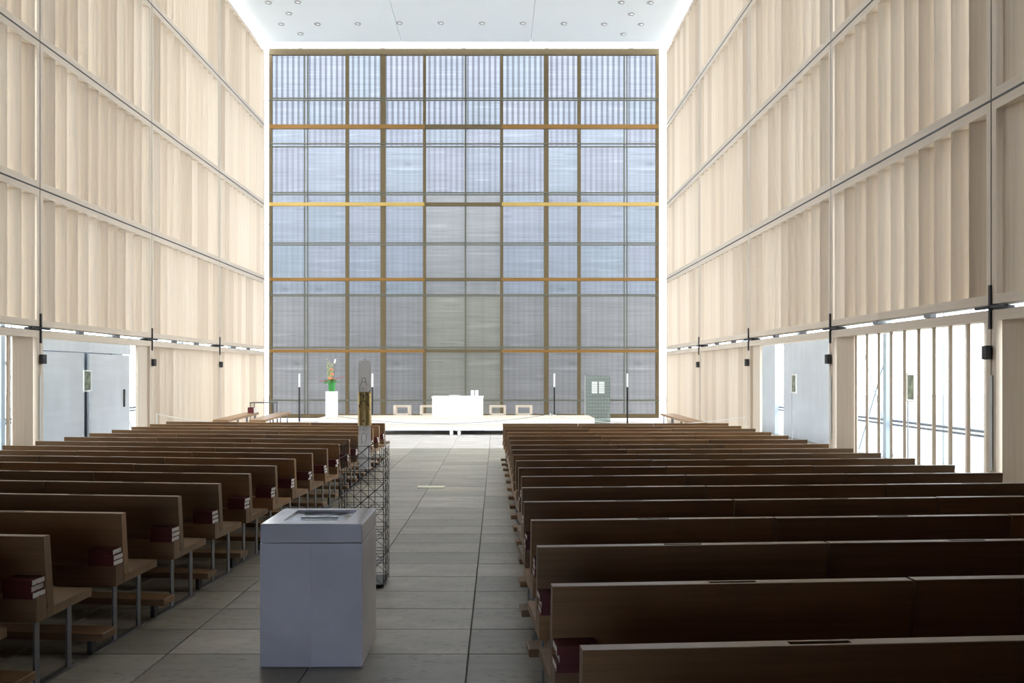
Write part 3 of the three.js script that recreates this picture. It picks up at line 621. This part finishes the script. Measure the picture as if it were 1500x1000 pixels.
// ------------------------------------------------------------------ lattice stand and tall candle
{
  const W = 0.38, H = 1.23, D = 7.4, f0 = floorY(D), N = 4, x0 = -W / 2;
  const s = thing('candle_stand', 'tall dark wire lattice stand holding the decorated candle', 'candle stand', [-1.16, f0, -D]);
  part('base_plate', softBox(W * 0.94, 0.035, W * 0.94, 0.004), M.darkSteel, s, [0, 0.0175, 0]);
  for (let i = 0; i < N; i++) for (let j = 0; j < N; j++) {
    if ((i === 1 || i === 2) && (j === 1 || j === 2)) continue;
    part('upright_wire', new THREE.CylinderGeometry(0.003, 0.003, H, 6).translate(0, H / 2, 0), M.wire, s, [x0 + i * W / (N - 1), 0, x0 + j * W / (N - 1)]);
  }
  const g = [], lev = 11;
  for (let k = 0; k <= lev; k++) {
    const y = 0.03 + k * (H - 0.035) / lev;
    for (let i = 0; i < N; i++) { const q = x0 + i * W / (N - 1); if (i === 1 || i === 2) { if (k % 2) continue; } g.push(bar([q, y, x0], [q, y, -x0], 0.0024, 5), bar([x0, y, q], [-x0, y, q], 0.0024, 5)); }
    if (k < lev) for (let i = 0; i < N - 1; i++) {
      const y2 = y + (H - 0.035) / lev, a = x0 + i * W / (N - 1), b = a + W / (N - 1), e = (i + k) % 2;
      for (const z of [x0, -x0]) {
        g.push(bar([e ? a : b, y, z], [e ? b : a, y2, z], 0.002, 5), bar([z, y, e ? a : b], [z, y2, e ? b : a], 0.002, 5));
        if (i === 1) g.push(bar([e ? b : a, y, z], [e ? a : b, y2, z], 0.002, 5), bar([z, y, e ? b : a], [z, y2, e ? a : b], 0.002, 5));
      }
      if (i === 1) for (const z of [x0 + W / 3, -x0 - W / 3]) g.push(bar([a, y, z], [b, y2, z], 0.002, 5));
    }
  }
  const lat = part('wire_lattice', mergeGeometries(g), M.wire, s); lat.userData.kind = 'stuff';
  // candle
  const R = 0.054, cl = 0.95, yb = H - 0.22, c = thing('decorated_candle', 'tall thick white candle with gold band, letters alpha and omega, in the lattice', 'candle', [-1.16, f0 + yb, -D]);
  part('wax', new THREE.LatheGeometry([[0, 0], [R, 0], [R, cl - 0.015], [R - 0.01, cl], [0, cl]].map(p => new THREE.Vector2(...p)), 40), M.candle, c);
  const b0 = 0.385, b1 = 0.675;
  const band = part('gold_band', new THREE.CylinderGeometry(R + 0.005, R + 0.005, b1 - b0, 48, 1, true).translate(0, (b0 + b1) / 2, 0), M.gold, c);
  for (const y of [b0, b1]) part('band_edge', new THREE.TorusGeometry(R + 0.005, 0.003, 6, 40).rotateX(Math.PI / 2).translate(0, y, 0), M.gold, band);
  const wrap = (x, y, r = R + 0.004) => { const a = x / r; return [Math.sin(a) * r, y, Math.cos(a) * r]; };
  const stroke = (pts, rad, rr_ = R + 0.002) => tube(pts.map(([x, y]) => wrap(x, y, rr_)), rad, 20, 5);
  part('relief_cross', mergeGeometries([stroke([[0, b0 + 0.03], [0, b0 + 0.1], [0, b1 - 0.02]], 0.006, R + 0.007), stroke([[-0.032, b1 - 0.085], [0, b1 - 0.075], [0.032, b1 - 0.085]], 0.005, R + 0.007)]), M.goldDark, band);
  part('relief_figure', mergeGeometries([new THREE.SphereGeometry(0.012, 10, 8).translate(...wrap(0, b1 - 0.06, R + 0.012)), new THREE.SphereGeometry(1, 12, 10).scale(0.017, 0.05, 0.009).translate(...wrap(0, b1 - 0.12, R + 0.01)), stroke([[-0.03, b1 - 0.07], [0, b1 - 0.085], [0.03, b1 - 0.07]], 0.006, R + 0.011), stroke([[0, b1 - 0.16], [0.004, b1 - 0.2], [0, b0 + 0.05]], 0.008, R + 0.009)]), M.gold, band);
  for (const s2 of [-1, 1]) part('relief_lobe', new THREE.TorusGeometry(0.016, 0.004, 6, 20, 4.2).translate(...wrap(s2 * 0.026, b1 - 0.12, R + 0.004)), M.goldDark, band);
  part('inscription', mergeGeometries([-0.03, -0.015, 0, 0.015, 0.03].flatMap(x => [stroke([[x - 0.005, b1 - 0.028], [x, b1 - 0.01], [x + 0.005, b1 - 0.028]], 0.0015, R + 0.007)])), M.goldDark, band);
  part('alpha', mergeGeometries([stroke([[-0.028, 0.735], [-0.016, 0.77], [-0.013, 0.8]], 0.0018), stroke([[0.028, 0.735], [0.016, 0.77], [0.013, 0.8]], 0.0018), stroke([[-0.013, 0.8], [0, 0.8], [0.013, 0.8]], 0.0018), stroke([[-0.02, 0.765], [0, 0.765], [0.02, 0.765]], 0.0018), new THREE.SphereGeometry(0.004, 8, 6).translate(...wrap(-0.006, 0.708, R))]), M.goldDark, c);
  part('omega', mergeGeometries([stroke([[-0.024, 0.23], [-0.012, 0.232], [-0.022, 0.275], [-0.014, 0.31], [0, 0.318], [0.014, 0.31], [0.022, 0.275], [0.012, 0.232], [0.024, 0.23]], 0.0018), new THREE.SphereGeometry(0.004, 8, 6).translate(...wrap(-0.003, 0.345, R))]), M.goldDark, c);
  part('wick', new THREE.CylinderGeometry(0.003, 0.003, 0.02, 6).translate(0, cl + 0.008, 0), M.black, c);
}
solid('floor_strip', softBox(0.46, 0.012, 0.22, 0.003), M.plate, 'thin pale yellow strip on the aisle floor', 'floor plate', [-1.11, 0.005, -14.3]);  // pale yellow rectangle lying flush with the slabs

// ------------------------------------------------------------------ ceiling downlights
for (const [px, py] of [[393, 3.5], [436, 2.8], [423, 19.4], [411.7, 35], [465, 35], [524, 34.5], [585, 33.4], [645.7, 33.4], [440, 49], [706, 33.8], [766, 33.8], [826, 34.3], [885, 35], [939, 35.5], [924.5, 20.3], [910, 3.3], [952.5, 3.7], [913, 49.7]]) {
  const D = (CEIL - EYE) * F / (CY - py), x = (px - CX) * D / F;
  const l = thing('ceiling_light', 'small round recessed downlight in the white ceiling', 'downlight', [x, CEIL, -D], 0, 'ceiling downlights');
  part('rim', new THREE.TorusGeometry(0.1, 0.022, 8, 24).rotateX(Math.PI / 2), M.lightRim, l, [0, -0.008, 0]);
  part('lens', new THREE.SphereGeometry(0.085, 16, 8, 0, 6.2832, 1.5708, 1.5708).scale(1, 0.5, 1), M.lens, l, [0, -0.006, 0]);
  part('glare_blade', bx(0.16, 0.04, 0.012, 'x'), M.lightRim, l, [0, -0.045, 0], [0, 0.6, 0]);
}
renderer.render(scene, camera);
